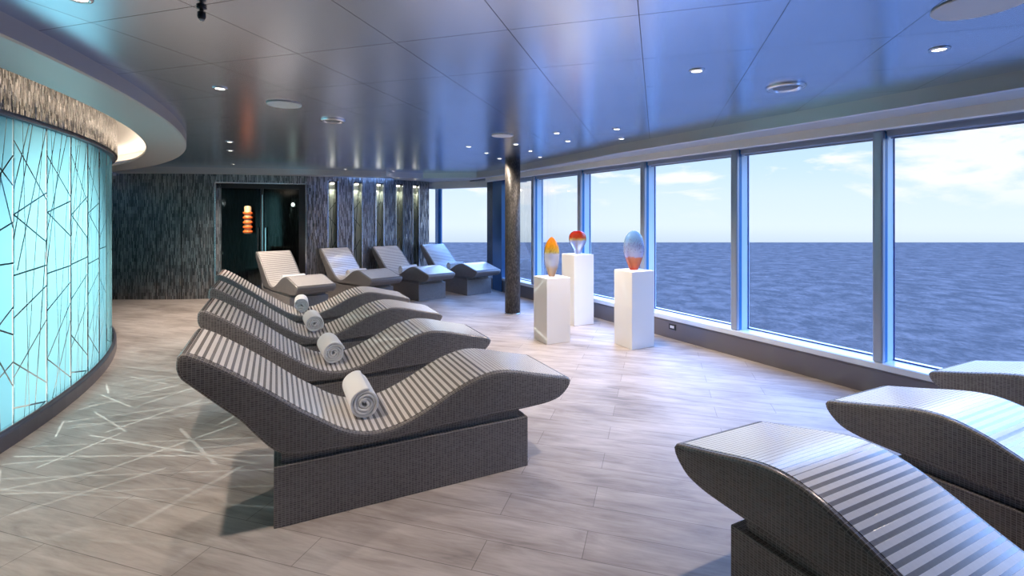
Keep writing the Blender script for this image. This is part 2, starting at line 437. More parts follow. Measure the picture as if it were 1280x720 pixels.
ZC, ZS = 2.50, 2.39
inner = [gl_pt(y, 5.0) for y in (-6, -4, -2, 0, 1.5, 3, 4.5, 5.5, 6.3)]
curve_ctrl = [inner[-1], (1.00, 7.07), (.55, 7.95), (.12, 8.85), (-.28, 9.65), (-.72, 10.30), (-1.25, 10.68), (-1.75, 10.62), (-2.25, 10.28), (-2.95, 9.93), (-4.0, 9.60), (-5.4, 9.30), (-6.7, 9.06), (-7.45, 9.06)]
cc_ = catmull(curve_ctrl, 60)
inner_line = inner[:-1] + cc_
a_end = math.degrees(math.asin((9.06 - RC[1]) / RO))
ring_arc = arc(RC, RO, a_end, -34.5, 60)
cpoly = inner_line + ring_arc
vs = [(x, y, ZC) for x, y in cpoly] + [(x, y, ZC + .06) for x, y in cpoly]
nn = len(cpoly)
ceil = mesh('ceiling', vs, [list(range(nn))[::-1], [nn + i for i in range(nn)]] + [[i, (i + 1) % nn, nn + (i + 1) % nn, nn + i] for i in range(nn)], M['ceiling'])
struct(ceil)
def with_normals(L, flip=False):
    out = []
    for i, p in enumerate(L):
        a, b = L[max(0, i - 1)], L[min(len(L) - 1, i + 1)]
        d = (b[0] - a[0], b[1] - a[1]); l = math.hypot(*d) or 1
        n_ = (d[1] / l, -d[0] / l)
        out.append((p, (-n_[0], -n_[1]) if flip else n_))
    return out
# inner_line runs from behind the viewer to the far left; outside is to its right
il = with_normals(inner_line)
win_part = [q for q in il]
# soffit border: fascia, then flat soffit out to the walls
sof = sweep('trim_1', il, [(0, ZC + .02), (0, ZS), (.012, ZS - .008), (.35, ZS - .008), (.35, ZC + .02)], M['soffit'])
struct(sof)
# cream pelmet over the window run
cl = [(gl_pt(y, 5.40), WN) for y in (-6, 0, 3, 6, 8, 9.3, 10.3)]
struct(sweep('trim_2', cl, [(-.05, ZS - .006), (0, ZS - .006), (0.004, 2.305), (.02, 2.298), (.06, 2.298), (.06, 2.45), (-.05, 2.45)], M['cream']))
cl = [(gl_pt(y, 5.46), WN) for y in (-6, 11.2)]
struct(sweep('trim_3', cl, [(0, 2.36), (.55, 2.36), (.55, 2.5), (0, 2.5)], M['slab']))
struct(prism('trim_4', [(-2.6, 10.05), (-1.9, 10.45), (-.75, 10.30), (.35, 9.0), (.35, 11.7), (-2.6, 12.3)], ZS - .005, 2.5, M['soffit']))

# hanging ring
ra = list(reversed(arc(RC, 1.0, -40, a_end + .5, 90)))
ring = [(p_, (p_[0] - RC[0], p_[1] - RC[1])) for p_ in ra]
ring = [((RC[0], RC[1]), n_) for _, n_ in ring]
struct(tag(sweep('ring_soffit', ring, [(RI, 2.40), (RI + .02, 2.393), (RO - .015, 2.393), (RO, 2.40), (RO, 2.52), (RO - .04, 2.52), (RO - .04, 2.43), (RI, 2.43)], M['ring_paint'], smooth=False)))
bpy.data.objects['ring_soffit'].name = 'trim_5'
cove = prism('trim_6', [(-11, 9.9)] + arc(RC, RO + .1, a_end + 3, -36, 50) + [(-11, -6.2)], 2.66, 2.72, M['cove']); struct(cove)
cw = [((RC[0], RC[1]), n_) for _, n_ in ring]
struct(sweep('trim_7', cw, [(RO - .04, 2.57), (RO + .04, 2.57), (RO + .04, 2.70), (RO - .04, 2.70)], M['cove']))
strip = sweep('cove_light_strip', cw, [(RI + .10, 2.432), (RI + .16, 2.432), (RI + .16, 2.447), (RI + .10, 2.447)], M['led'])
tag(strip, 'warm white light strip hidden in the cove of the curved hanging soffit', 'light strip')

# ------------------------------------------------------------------ glass drum
tower = thing('glass_partition', 'curved teal glass partition etched with crossing lines on a dark kick base', 'glass partition', (TC[0], TC[1], 0))
def tw(a, r): a = math.radians(a); return (r * math.cos(a), r * math.sin(a))
A0, PITCH = 21.05, 3.1
full = [((0, 0), tw(a, 1)) for a in [-52 + 3.1 * i / 2 for i in range(94)]]
k_ = sweep('kick_base', full, [(TR - .16, 0), (TR, 0), (TR, .098), (TR - .006, .108), (TR - .16, .108)], M['kick_tower'], tower)
sweep('base_rail', full, [(TR - .085, .108), (TR - .03, .108), (TR - .03, .128), (TR - .085, .128)], M['chrome'], tower)
sweep('head_rail', full, [(TR - .10, 2.262), (TR - .01, 2.262), (TR - .01, 2.29), (TR - .10, 2.29)], M['kick_tower'], tower)
bd = sweep('mosaic_band', full, [(TR - .10, 2.29), (TR + .01, 2.29), (TR + .01, 2.66), (TR - .10, 2.66)], M['band_mosaic'], tower)
i0 = -23
for i in range(i0, 23):
    a = A0 + PITCH * i; b = a + PITCH + .12
    p0, p1 = tw(a, TR - .045), tw(b, TR - .057)          # each pane laps behind the next
    zt, zb = 2.265, .122
    V = [(*p0, zb), (*p1, zb), (*p1, zt), (*p0, zt)]
    mesh('glass_pane', V, [[0, 1, 2, 3]], M['etch'][(0, 1, 0, 2, 1)[i % 5] if i != 1 else 1], tower,
         uvs=[(0, 1), (1, 1), (1, 0), (0, 0)])
# core wall inside the drum
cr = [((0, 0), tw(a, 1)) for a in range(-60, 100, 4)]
sweep('core_wall', cr, [(4.6, 0), (4.7, 0), (4.7, 2.66), (4.6, 2.66)], M['dark_room'], tower)

# ------------------------------------------------------------------ bulging mosaic wall with doors and niches
door_x = (far_x(270), far_x(383))
nich = [(409.6, 422), (440.5, 452.3), (469, 479), (494, 503), (514.8, 522.8)]
nich_x = [(far_x(a), far_x(b)) for a, b in nich]
X_END = far_x(535.5)
opens = [(door_x, 0, 2.215)] + [(n_, .08, 2.285) for n_ in nich_x]
xs = set([-11.0, -10., -9., -8., -7.4, -6.8, X_END])
for i in range(40): xs.add(-6.8 + (X_END + 6.8) * i / 40)
for (a, b), _, _ in opens:
    xs = {x for x in xs if not (a - .03 < x < b + .03)} | {a, b}
xs = sorted(xs)
acc = 0; cuts = sorted([-9., -7.4] + [q for (a, b), _, _ in opens for q in (a, b)]); chunk = None
def flush(ch):
    if not ch or not ch[0]: return
    wf = mesh('wall_far', ch[0], ch[1], M['wall_mosaic'], None, ch[2])
    so = wf.modifiers.new('solid', 'SOLIDIFY'); so.thickness = .05; so.offset = 0
    struct(wf)
for a, b in zip(xs, xs[1:]):
    if chunk is None or any(abs(a - c) < 1e-6 for c in cuts):
        flush(chunk); chunk = ([], [], [])
    vs, fs, uvs = chunk
    pa, pb = far_pt(a), far_pt(b); L = math.dist(pa, pb); spans = [(0, 2.42)]
    for (oa, ob_), z0, z1 in opens:
        if a >= oa - 1e-6 and b <= ob_ + 1e-6:
            spans = ([(0, z0)] if z0 > 0 else []) + [(z1, 2.42)]
    for z0, z1 in spans:
        k = len(vs); vs += [(*pa, z0), (*pb, z0), (*pb, z1), (*pa, z1)]; fs.append([k, k + 1, k + 2, k + 3])
        uvs += [(acc, z0), (acc + L, z0), (acc + L, z1), (acc, z1)]
    acc += L
flush(chunk)
def along(x0, x1, dist):
    """local frame of a wall span: origin, along unit, inward(away) unit, length"""
    p, q = far_pt(x0), far_pt(x1); L = math.dist(p, q); u = ((q[0] - p[0]) / L, (q[1] - p[1]) / L); return p, u, (-u[1], u[0]), L
# end cheek of that wall, beside the far window
pe = far_pt(X_END); ne = far_n(X_END)
struct(box('wall_far_end', (pe[0] - .02, pe[1] - .02), ne, (ne[1], -ne[0]), .35, .05, 0, 2.42, M['post'])).name = 'trim_8'

# niches
for k, (a, b) in enumerate(nich_x):
    p, u, nrm, L = along(a, b, 0)
    words = ['leftmost lit slot niche, nearest the dark double doors', 'second lit slot niche from the double doors', 'middle one of the five lit slot niches in the mosaic wall',
             'fourth lit slot niche from the double doors', 'rightmost lit slot niche, nearest the far window'][k]
    r = thing('wall_niche', words, 'niche', (p[0], p[1], 0), math.atan2(u[1], u[0]), 'tall lit slot niches in the mosaic wall')
    D = .13
    V = [(0, D, .08), (L, D, .08), (L, D, 2.285), (0, D, 2.285)]
    mesh('back_panel', V, [[0, 1, 2, 3]], M['niche'], r, [(0, 1), (1, 1), (1, 0), (0, 0)])
    for x_ in (0, L):
        mesh('side_panel', [(x_, -.02, .08), (x_, D, .08), (x_, D, 2.285), (x_, -.02, 2.285)], [[0, 1, 2, 3]], M['niche'], r, [(0, 1), (1, 1), (1, 0), (0, 0)])
        box('edge_trim', (x_ - .011, -.042), (1, 0), (0, 1), .022, .03, .06, 2.30, M['chrome'], r)
    box('top_cap', (0, -.03), (1, 0), (0, 1), L, D + .03, 2.27, 2.295, M['black'], r)
    lathe('lamp', [(0, 2.235), (.028, 2.235), (.034, 2.25), (.034, 2.27)], M['lamp'], r, 16, (L / 2, .03, 0))
    ld = bpy.data.lights.new('niche_spot', 'SPOT'); ld.energy = 9; ld.color = (1, .93, .72); ld.spot_size = math.radians(95); ld.spot_blend = .6; ld.shadow_soft_size = .015
    lo = bpy.data.objects.new('niche_spot', ld); link(lo, r); lo.location = (L / 2, .035, 2.23); lo.rotation_euler = (math.radians(6), 0, 0)

# doors
p, u, nrm, L = along(door_x[0], door_x[1], 0)
dr = bpy.data.objects.new('door_1', None); link(dr); dr.location = (p[0], p[1], 0); dr.rotation_euler = (0, 0, math.atan2(u[1], u[0]))
struct(dr, 'dark glass double doors in a thin chrome frame in the mosaic wall', 'door')
ZT = 2.215
box('frame', (-.012, -.075), (1, 0), (0, 1), .024, .12, 0, ZT + .012, M['chrome'], dr)
box('frame', (L - .012, -.075), (1, 0), (0, 1), .024, .12, 0, ZT + .012, M['chrome'], dr)
box('frame', (-.012, -.075), (1, 0), (0, 1), L + .024, .12, ZT - .006, ZT + .016, M['chrome'], dr)
box('side_panel', (.012, .0), (1, 0), (0, 1), .075, .06, 0, ZT - .01, M['wall_mosaic'], dr)
mid = L * (326 - 270) / 113.
box('door_leaf', (.088, .03), (1, 0), (0, 1), mid - .088 - .02, .012, .01, 2.12, M['door_glass'], dr)
box('door_leaf', (mid + .02, .05), (1, 0), (0, 1), L - mid - .16, .012, .01, 2.12, M['door_glass'], dr)
box('head_panel', (.012, .0), (1, 0), (0, 1), L - .024, .07, 2.12, ZT - .008, M['black'], dr)
box('jamb_panel', (L - .14, .0), (1, 0), (0, 1), .128, .07, 0, 2.12, M['black'], dr)
box('door_edge', (mid - .03, .01), (1, 0), (0, 1), .055, .06, 0, 2.12, M['black'], dr)
box('door_edge', (mid + .002, -.004), (1, 0), (0, 1), .012, .02, .05, 2.0, M['chrome'], dr)
hd = box('handle', (mid + .06, -.05), (1, 0), (0, 1), .02, .02, .75, 1.35, M['chrome'], dr)
box('handle', (mid - .07, -.05), (1, 0), (0, 1), .014, .02, .75, 1.35, M['black'], dr)
# dim lobby behind the doors
box('lobby', (-.6, 1.6), (1, 0), (0, 1), L + 1.2, .05, 0, 2.5, M['wall_mosaic'], dr)
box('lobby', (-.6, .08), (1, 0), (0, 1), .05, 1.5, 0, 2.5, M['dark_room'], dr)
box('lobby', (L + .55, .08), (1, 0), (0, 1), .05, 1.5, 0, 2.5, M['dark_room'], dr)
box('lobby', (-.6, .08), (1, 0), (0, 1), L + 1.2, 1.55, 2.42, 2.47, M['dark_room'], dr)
dw = Matrix.Translation((p[0], p[1], 0)) @ Matrix.Rotation(math.atan2(u[1], u[0]), 4, 'Z')
# low console in the lobby, seen through the glass
q = dw @ Vector((.42, .35, 0)); 
cs = thing('console', 'low black console behind the left door leaf', 'console', q, dr.rotation_euler[2])
box('top', (0, 0), (1, 0), (0, 1), .75, .35, .46, .52, M['black'], cs)
for x_ in (.02, .69): box('leg', (x_, .03), (1, 0), (0, 1), .04, .29, 0, .46, M['black'], cs)
# orange stacked glass piece seen through the left leaf
tx = (309.5 - CX) / F
q = Vector((0, 0, 0)); base = dw @ Vector((0, -.13, 0)); 
dirv = Vector((u[0], u[1])); best = min((abs((base + Vector((dirv.x, dirv.y, 0)) * s_ * .01).x / (base + Vector((dirv.x, dirv.y, 0)) * s_ * .01).y - tx), s_) for s_ in range(0, 260))[1] * .01
q = base + Vector((dirv.x, dirv.y, 0)) * best
rt = thing('glass_totem', 'orange and amber stacked glass piece mounted on the left dark door leaf', 'glass ornament', (q.x, q.y, 1.24), dr.rotation_euler[2])
lathe('core', [(0, 0), (.062, 0), (.062, .50), (.05, .53), (0, .54)], M['art_pale'], rt, 20)
for k in range(5):
    z = .01 + k * .09
    lathe('band', [(.05, z), (.080, z + .004), (.086, z + .025), (.078, z + .048), (.05, z + .052)], M['art_orange'], rt, 20)
for z in (.12, .46): box('bracket', (-.012, .07), (1, 0), (0, 1), .024, .11, z, z + .02, M['chrome'], rt)
# added glowing bead stands in for a lamp reflected in the door glass
tx = (366.5 - CX) / F
base = dw @ Vector((0, .5, 0)); best = min((abs((base + Vector((dirv.x, dirv.y, 0)) * s_ * .01).x / (base + Vector((dirv.x, dirv.y, 0)) * s_ * .01).y - tx), s_) for s_ in range(0, 260))[1] * .01
q = base + Vector((dirv.x, dirv.y, 0)) * best
lb = thing('lamp_reflection', 'small bright added bulb glowing behind the right door leaf', 'lamp', (q.x, q.y, H + (HY - 256) / F * q.y))
lathe('bead', [(0, -.034), (.02, -.028), (.034, 0), (.024, .026), (.012, .04)], M['glint'], lb, 16)
lathe('flex', [(.004, .04), (.004, .6)], M['black'], lb, 6)

# ------------------------------------------------------------------ window wall
Yk = [4.293 + 1.225 * k for k in range(-8, 5)]            # mullion positions on the inner face
DEP = .20
kick = [(gl_pt(y, IC), WN) for y in (-6, 11.0)]
struct(sweep('baseboard_right', kick, [(0, 0), (0, .215), (-.008, .222), (-.008, .232), (.02, .235), (.2, .235), (.2, 0)], M['kick']))
struct(sweep('trim_9', kick, [(-.012, .236), (-.012, .285), (.0, .292), (DEP + .02, .292), (DEP + .1, .292), (DEP + .1, .236)], M['sill']))
Ye = 10.19
for k, y in enumerate(Yk):
    y2 = Yk[k + 1] if k + 1 < len(Yk) else Ye
    p = gl_pt(y, IC); nm = 'window_%d' % (len(Yk) - k)
    w = bpy.data.objects.new(nm, None); link(w); w.location = (p[0], p[1], 0)
    w.rotation_euler = (0, 0, math.atan2(-WU[1], -WU[0]))          # local +x runs away from the viewer, +y to the inside
    struct(w)
    Lw = (y2 - y) / .8654
    # mullion: rounded aluminium tube, fin with its blue reflection painted in, white reveal
    bevel(box('mullion', (-.042, -.055), (1, 0), (0, 1), .084, .055, .29, 2.33, M['alu'], w), .018, 3)
    box('mullion_fin', (-.038, -.092), (1, 0), (0, 1), .076, .04, .29, 2.33, M['fin'], w)
    box('reveal', (-.040, -DEP - .03), (1, 0), (0, 1), .08, DEP + .03 - .092, .29, 2.33, M['reveal'], w)
    box('gasket', (-.047, -DEP - .012), (1, 0), (0, 1), .094, .012, .29, 2.33, M['gasket'], w)
    box('gasket', (.04, -DEP - .006), (1, 0), (0, 1), Lw - .08, .010, .29, .303, M['gasket'], w)
    mesh('pane', [(.04, -DEP, .29), (Lw - .04, -DEP, .29), (Lw - .04, -DEP, 2.36), (.04, -DEP, 2.36)], [[0, 1, 2, 3]], M['glass'], w)
    # roller blind in its cassette
    if y > .3 or True:
        ords = {12: 'farthest roller blind, next to the blue corner post', 11: 'roller blind of the second bay from the corner post', 10: 'roller blind of the bay behind the tallest pedestal',
                9: 'roller blind of the bay behind the blue egg shaped glass', 8: 'roller blind over the broad bay right of the pedestals', 7: 'roller blind over the rightmost bay in the picture'}
        if k >= 7:
            bx = thing('roller_blind', ords[k] if k in ords else '', 'blind', (p[0], p[1], 0), w.rotation_euler[2], 'rolled up blinds along the window heads')
            bevel(box('cassette', (.045, -.125), (1, 0), (0, 1), Lw - .09, .07, 2.275, 2.335, M['blind'], bx), .012, 3)
            box('bottom_bar', (.05, -.137), (1, 0), (0, 1), Lw - .10, .011, 2.262, 2.292, M['blind'], bx)
            box('rail', (.045, -.054), (1, 0), (0, 1), Lw - .09, .01, 2.325, 2.34, M['blind_rail'], bx)
# corner post (two facets) and far window
p = gl_pt(Ye, IC)
cpn = bpy.data.objects.new('trim_10', None); link(cpn); cpn.location = (p[0], p[1], 0); cpn.rotation_euler = (0, 0, math.atan2(-WU[1], -WU[0])); struct(cpn)
box('panel', (0, -.22), (1, 0), (0, 1), .40, .24, .0, 2.39, M['post'], cpn)
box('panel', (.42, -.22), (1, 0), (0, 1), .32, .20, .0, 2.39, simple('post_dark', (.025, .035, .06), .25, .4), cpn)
FW0 = gl_pt(10.90, IC); FW1 = (pe[0] + .12, pe[1] + .10)
du = (FW1[0] - FW0[0], FW1[1] - FW0[1]); Lf = math.hypot(*du)
w = bpy.data.objects.new('window_14', None); link(w); w.location = (FW0[0], FW0[1], 0); w.rotation_euler = (0, 0, math.atan2(du[1], du[0])); struct(w)
box('sill', (-.1, -.2), (1, 0), (0, 1), Lf + .2, .22, 0, .29, M['kick'], w)
mesh('pane', [(-.05, -.12, .29), (Lf + .05, -.12, .29), (Lf + .05, -.12, 2.3), (-.05, -.12, 2.3)], [[0, 1, 2, 3]], M['glass'], w)
box('mullion', (Lf - .13, -.14), (1, 0), (0, 1), .075, .05, .29, 2.25, simple('blue_mullion', (.06, .22, .50), .3, .4), w)
box('mullion_fin', (Lf - .05, -.14), (1, 0), (0, 1), .05, .10, .29, 2.25, M['reveal'], w)
box('head', (-.1, -.2), (1, 0), (0, 1), Lf + .25, .22, 2.23, 2.40, M['cream'], w)

# socket on the kick panel
ys = 5.71 / ((842 - CX) / F + .579); ps = gl_pt(ys, IC)
skt = thing('wall_socket', 'small black framed socket on the kick panel right of the blue glass pedestal', 'socket', (ps[0], ps[1], .155), math.atan2(-WU[1], -WU[0]))
bevel(box('frame', (-.055, 0), (1, 0), (0, 1), .11, .012, -.036, .036, M['black'], skt), .004)
for x_ in (-.03, .003): box('socket_face', (x_, .010), (1, 0), (0, 1), .027, .005, -.016, .016, M['white_plastic'], skt)

# back wall and the unseen left
struct(prism('wall_back', [(-8.2, -6.0), (9.5, -6.0), (9.5, -6.15), (-8.2, -6.15)], 0, 2.7, M['slab']))
struct(prism('wall_left', [(-11.1, -6), (-11.0, -6), (-11.0, 9.9), (-11.1, 9.9)], 0, 2.72, M['dark_room']))

# ------------------------------------------------------------------ column
colm = lathe('column', [(.124, 0), (.124, ZC + .005)], M['column_mosaic'], None, 40, (.01, 7.90, 0))
tag(colm, 'round dark mosaic column standing between the loungers and the window wall', 'column')
lathe('base_ring', [(.128, 0), (.128, .02), (.124, .022)], M['chrome'], colm, 40)

# ------------------------------------------------------------------ heated loungers
LW = .60
TOP = [(-.412, .885), (-.408, .915), (-.388, .932), (-.352, .921), (-.276, .878), (-.148, .790), (-.018, .692), (.122, .581), (.218, .515), (.317, .448), (.420, .404), (.526, .390), (.637, .405), (.728, .436), (.821, .476), (.942, .534), (1.068, .588), (1.199, .619), (1.30, .617), (1.402, .598), (1.512, .570), (1.623, .543), (1.735, .517), (1.760, .508), (1.770, .492)]
BOT = [(-.412, .885), (-.411, .855), (-.396, .815), (-.362, .778), (-.233, .652), (-.148, .571), (-.079, .483), (-.020, .415), (.030, .374), (.10, .353), (.22, .344), (.4, .334), (.6, .334), (.8, .345), (1.0, .355), (1.2, .360), (1.39, .362), (1.50, .365), (1.593, .371), (1.683, .392), (1.740, .435), (1.766, .470), (1.770, .492)]
NS = 90
tp, bt = catmull(TOP, NS), catmull(BOT, NS)
def make_lounger():
    r = thing('heated_lounger', '', 'lounger')
    loop = tp + bt[-2:0:-1]; n_ = len(loop)
    nor = []
    for i in range(n_):
        a, b = loop[i - 1], loop[(i + 1) % n_]; d = (b[0] - a[0], b[1] - a[1]); l = math.hypot(*d) or 1
        nor.append((-d[1] / l, d[0] / l))          # outward for head-to-foot-over-the-top order
    R = .016; rings = []
    ths = [0, 22, 45, 68, 90]
    for th in ths: a = math.radians(th); rings.append((R * (1 - math.sin(a)) if 0 else R * (1 - math.cos(PI / 2 - a)) , R * (1 - math.sin(a))))
    prof = []
    for th in ths:
        a = math.radians(th); prof.append((R * (1 - math.cos(a)), R * (1 - math.sin(a))))
    full_ = [(t_, ins) for t_, ins in prof] + [(LW - t_, ins) for t_, ins in reversed(prof)]
    cum = [0]
    for i in range(n_): cum.append(cum[-1] + math.dist(loop[i], loop[(i + 1) % n_]))
    vs = []
    for t_, ins in full_:
        for (s, z), (nx, nz) in zip(loop, nor): vs.append((s - nx * ins, t_, z - nz * ins))
    fs, uvs = [], []
    for j in range(len(full_) - 1):
        for i in range(n_):
            i2 = (i + 1) % n_
            fs.append([j * n_ + i, j * n_ + i2, (j + 1) * n_ + i2, (j + 1) * n_ + i])
            v0, v1 = j * .006 if j < 4 else j * .006 + LW, (j + 1) * .006 if j + 1 <= 4 else (j + 1) * .006 + LW
            uvs += [(cum[i], v0), (cum[i + 1], v0), (cum[i + 1], v1), (cum[i], v1)]
    # side caps: top sample i <-> bottom sample i
    def bi(i): return 0 if i == 0 else (NS if i == NS else n_ - i)
    for j in (0, len(full_) - 1):
        for i in range(NS):
            a, b, c_, d = i, i + 1, bi(i + 1), bi(i)
            q = []
            for k in (a, b, c_, d):
                if k not in q: q.append(k)
            if len(q) < 3: continue
            fs.append([j * n_ + k for k in q]); uvs += [(vs[j * n_ + k][0], vs[j * n_ + k][2]) for k in q]
    body = mesh('body', vs, fs, M['tile'], r, uvs, smooth=True)
    e = body.modifiers.new('edge', 'EDGE_SPLIT'); e.split_angle = math.radians(50)
    # striped skin set into the top
    i_a, i_b = 3, NS - 2
    pts = tp[i_a:i_b + 1]; N = len(pts)
    L = [0]
    for i in range(N - 1): L.append(L[-1] + math.dist(pts[i], pts[i + 1]))
    nr = [nor[i_a + i] for i in range(N)]
    off, dn = .0022, -.004
    vs = []; t0, t1 = .028, LW - .028
    for i, ((s, z), (nx, nz)) in enumerate(zip(pts, nr)):
        vs += [(s + nx * off, t0, z + nz * off), (s + nx * off, t1, z + nz * off), (s + nx * dn, t1, z + nz * dn), (s + nx * dn, t0, z + nz * dn)]
    fs, uvs = [], []
    for i in range(N - 1):
        u0, u1 = L[-1] - L[i], L[-1] - L[i + 1]
        for k, (va, vb) in enumerate(((0, LW), (LW, LW), (LW, 0), (0, 0))):
            k2 = (k + 1) % 4
            fs.append([i * 4 + k, i * 4 + k2, i * 4 + 4 + k2, i * 4 + 4 + k]); uvs += [(u0, va), (u0, vb), (u1, vb), (u1, va)]
    fs += [[0, 1, 2, 3], [(N - 1) * 4 + k for k in (3, 2, 1, 0)]]; uvs += [(L[-1], 0)] * 4 + [(0, 0)] * 4
    st = mesh('striped_top', vs, fs, M['stripes'], r, uvs, smooth=True)
    e = st.modifiers.new('edge', 'EDGE_SPLIT'); e.split_angle = math.radians(50)
    st['label'] = 'pale and dark striped ceramic top'
    box('recessed_plinth', (.035, .03), (1, 0), (0, 1), 1.36, LW - .06, .300, .375, M['tile'], r)
    bevel(box('base', (0, 0), (1, 0), (0, 1), 1.446, LW, 0, .311, M['tile'], r), .004)
    return r
proto = make_lounger()
D1 = (.9, .4357); a1 = math.atan2(.4357, .9)
row1_lab = ['striped tiled lounger nearest in the left row, frontmost, its base fully in view', 'second striped lounger of the left row, just behind the frontmost',
            'third striped lounger of the left row, with a small rolled towel', 'rearmost striped lounger of the left row, before the double doors']
place = []
for i in range(4): place.append(((-1.201 - .5725 * i, 2.459 + 1.042 * i), a1, row1_lab[i], 'row of striped loungers side by side at the left'))
for i, (x, y, a, lab) in enumerate([(-4.40, 8.59, -47.7, 'far lounger in front of the dark double doors, leftmost of the back row'), (-3.58, 9.47, -46.5, 'second lounger of the back row, below the two left niches'),
                    (-2.71, 10.08, -47.0, 'third lounger of the back row, its pale base standing clear'), (-1.82, 10.77, -49.9, 'rightmost lounger of the back row, before the far window')]):
    place.append(((x, y), math.radians(a), lab, 'back row of loungers along the mosaic wall'))
aR = math.atan2(.9, -.4357)
for i, lab in enumerate(['biggest foreground lounger at bottom right, seen from its foot end', 'right hand lounger between the foreground one and the window one', 'right hand lounger against the window wall, cut by the frame']):
    # near foot tip (s 1.751, t LW) at the measured spot
    tipx, tipy = .767 + 1.055 * i, 2.284 + .533 * i
    d = (math.cos(aR), math.sin(aR)); n_ = (-d[1], d[0])
    place.append(((tipx - d[0] * 1.751 - n_[0] * LW, tipy - d[1] * 1.751 - n_[1] * LW), aR, lab, 'foreground loungers at the right'))
for i, ((x, y), a, lab, grp) in enumerate(place):
    if i == 0:
        proto.location = (x, y, 0); proto.rotation_euler = (0, 0, a); proto['label'] = lab; o = proto
    else: o = dup(proto, (x, y, 0), a, lab)
    o['group'] = grp

# ------------------------------------------------------------------ rolled towels
def make_towel():
    turns, r0, r1, Lt = 4.2, .010, .083, .37
    n_ = 150; th = .0160
    cs = []
    for i in range(n_ + 1):
        f = i / n_; a = 2 * PI * turns * f
        r = r0 + (r1 - r0) * f
        cs.append((a, r))
    me = []
    xs_ = [(-Lt / 2, .72), (-Lt / 2 + .004, .94), (-Lt / 2 + .010, 1.), (-.06, 1.), (.0, 1.), (.06, 1.), (Lt / 2 - .010, 1.), (Lt / 2 - .004, .94), (Lt / 2, .72)]
    vs, fs = [], []
    rnd = random.Random(3)
    for (a, r) in cs:
        ru = r + .0014 * math.sin(a * 2.3) + .001 * math.sin(a * 5.1)
        for (x_, k) in xs_:
            h = th * .5 * k
            xx = x_ + .003 * math.sin(a * 1.7)
            vs.append((xx, (ru + h) * math.cos(a), (ru + h) * math.sin(a)))
        for (x_, k) in reversed(xs_):
            h = th * .5 * k
            xx = x_ + .003 * math.sin(a * 1.7)
            vs.append((xx, (ru - h) * math.cos(a), (ru - h) * math.sin(a)))
    m = 2 * len(xs_)
    for i in range(n_):
        for k in range(m):
            k2 = (k + 1) % m; fs.append([i * m + k, i * m + k2, (i + 1) * m + k2, (i + 1) * m + k])
    fs += [list(range(m)), [n_ * m + k for k in range(m)]]
    o = mesh('rolled_towel', vs, fs, M['towel'], None, smooth=True)
    return o
tow = make_towel()
tl = ['large white rolled towel on the frontmost striped lounger', 'white rolled towel on the second lounger of the left row', 'white rolled towel on the third lounger of the left row', 'smallest white rolled towel on the rearmost lounger of the left row',
      'white towel roll mostly hidden on the leftmost back row lounger', 'white towel roll on the second back row lounger', 'white towel roll on the third back row lounger', 'white towel roll on the rightmost back row lounger']
for i in range(8):
    (x, y), a, _, _ = place[i]
    o = tow if i == 0 else tow.copy()
    if i: COL.objects.link(o)
    s, tt, z = .478, .37, .392 + .0965
    d = (math.cos(a), math.sin(a)); n_ = (-d[1], d[0])
    o.location = (x + d[0] * s + n_[0] * tt, y + d[1] * s + n_[1] * tt, z)
    o.rotation_euler = (0.6 + i, 0, a + PI / 2 + [.0, .05, .03, -.04, 0, .04, 0, 0][i])
    o.rotation_mode = 'XYZ'
    tag(o, tl[i], 'towel', 'white rolled towels on the loungers')

# ------------------------------------------------------------------ pedestals with art glass
PD = (.9, .4357)
PNn = (-.4357, .9)
def pedestal(front, hgt, label):
    o = bevel(box('pedestal', (0, 0), (1, 0), (0, 1), .34, .34, 0, hgt, M['white_paint']), .006, 3)
    o.location = (front[0], front[1], 0); o.rotation_euler = (0, 0, math.atan2(PD[1], PD[0]))
    tag(o, label, 'pedestal', 'white display pedestals by the windows')
    c = (front[0] + (PD[0] + PNn[0]) * .17, front[1] + (PD[1] + PNn[1]) * .17)
    return c
c1 = pedestal((.427, 5.986), .81, 'shortest white pedestal, left one, under the amber glass')
c2 = pedestal((.892, 6.994), 1.02, 'tallest white pedestal, rear one, under the red topped glass')
c3 = pedestal((1.415, 5.754), .92, 'right hand white pedestal, under the blue and orange glass')
def smoothprof(P, n=28): return [(max(0., r), z) for r, z in catmull(P, n)]
g = lathe('glass_sculpture', smoothprof([(0, 0), (.035, 0), (.045, .02), (.062, .07), (.085, .14), (.096, .22), (.097, .30), (.086, .38), (.062, .44), (.03, .485), (0, .505)]), M['art_amber'], None, 40, (c1[0], c1[1], .8105), sy=.75)
tag(g, 'tall pointed glass bud, amber top and peach foot, on the shortest pedestal', 'sculpture', 'coloured glass sculptures')
g = lathe('glass_sculpture', smoothprof([(0, 0), (.04, 0), (.045, .015), (.062, .06), (.098, .12), (.124, .18), (.130, .235), (.115, .29), (.075, .33), (.03, .343), (0, .345)]), M['art_red'], None, 40, (c2[0], c2[1], 1.0205), sy=.85)
tag(g, 'round glass balloon form with red top and pale body on the tallest pedestal', 'sculpture', 'coloured glass sculptures')
g = lathe('glass_sculpture', smoothprof([(0, 0), (.05, 0), (.058, .015), (.085, .08), (.112, .16), (.128, .24), (.126, .32), (.105, .40), (.065, .455), (.025, .477), (0, .48)]), M['art_blue'], None, 40, (c3[0], c3[1], .9205), sy=.55)
g.rotation_euler = (0, 0, .1)
tag(g, 'upright glass egg, blue above and orange red below, on the right pedestal', 'sculpture', 'coloured glass sculptures')

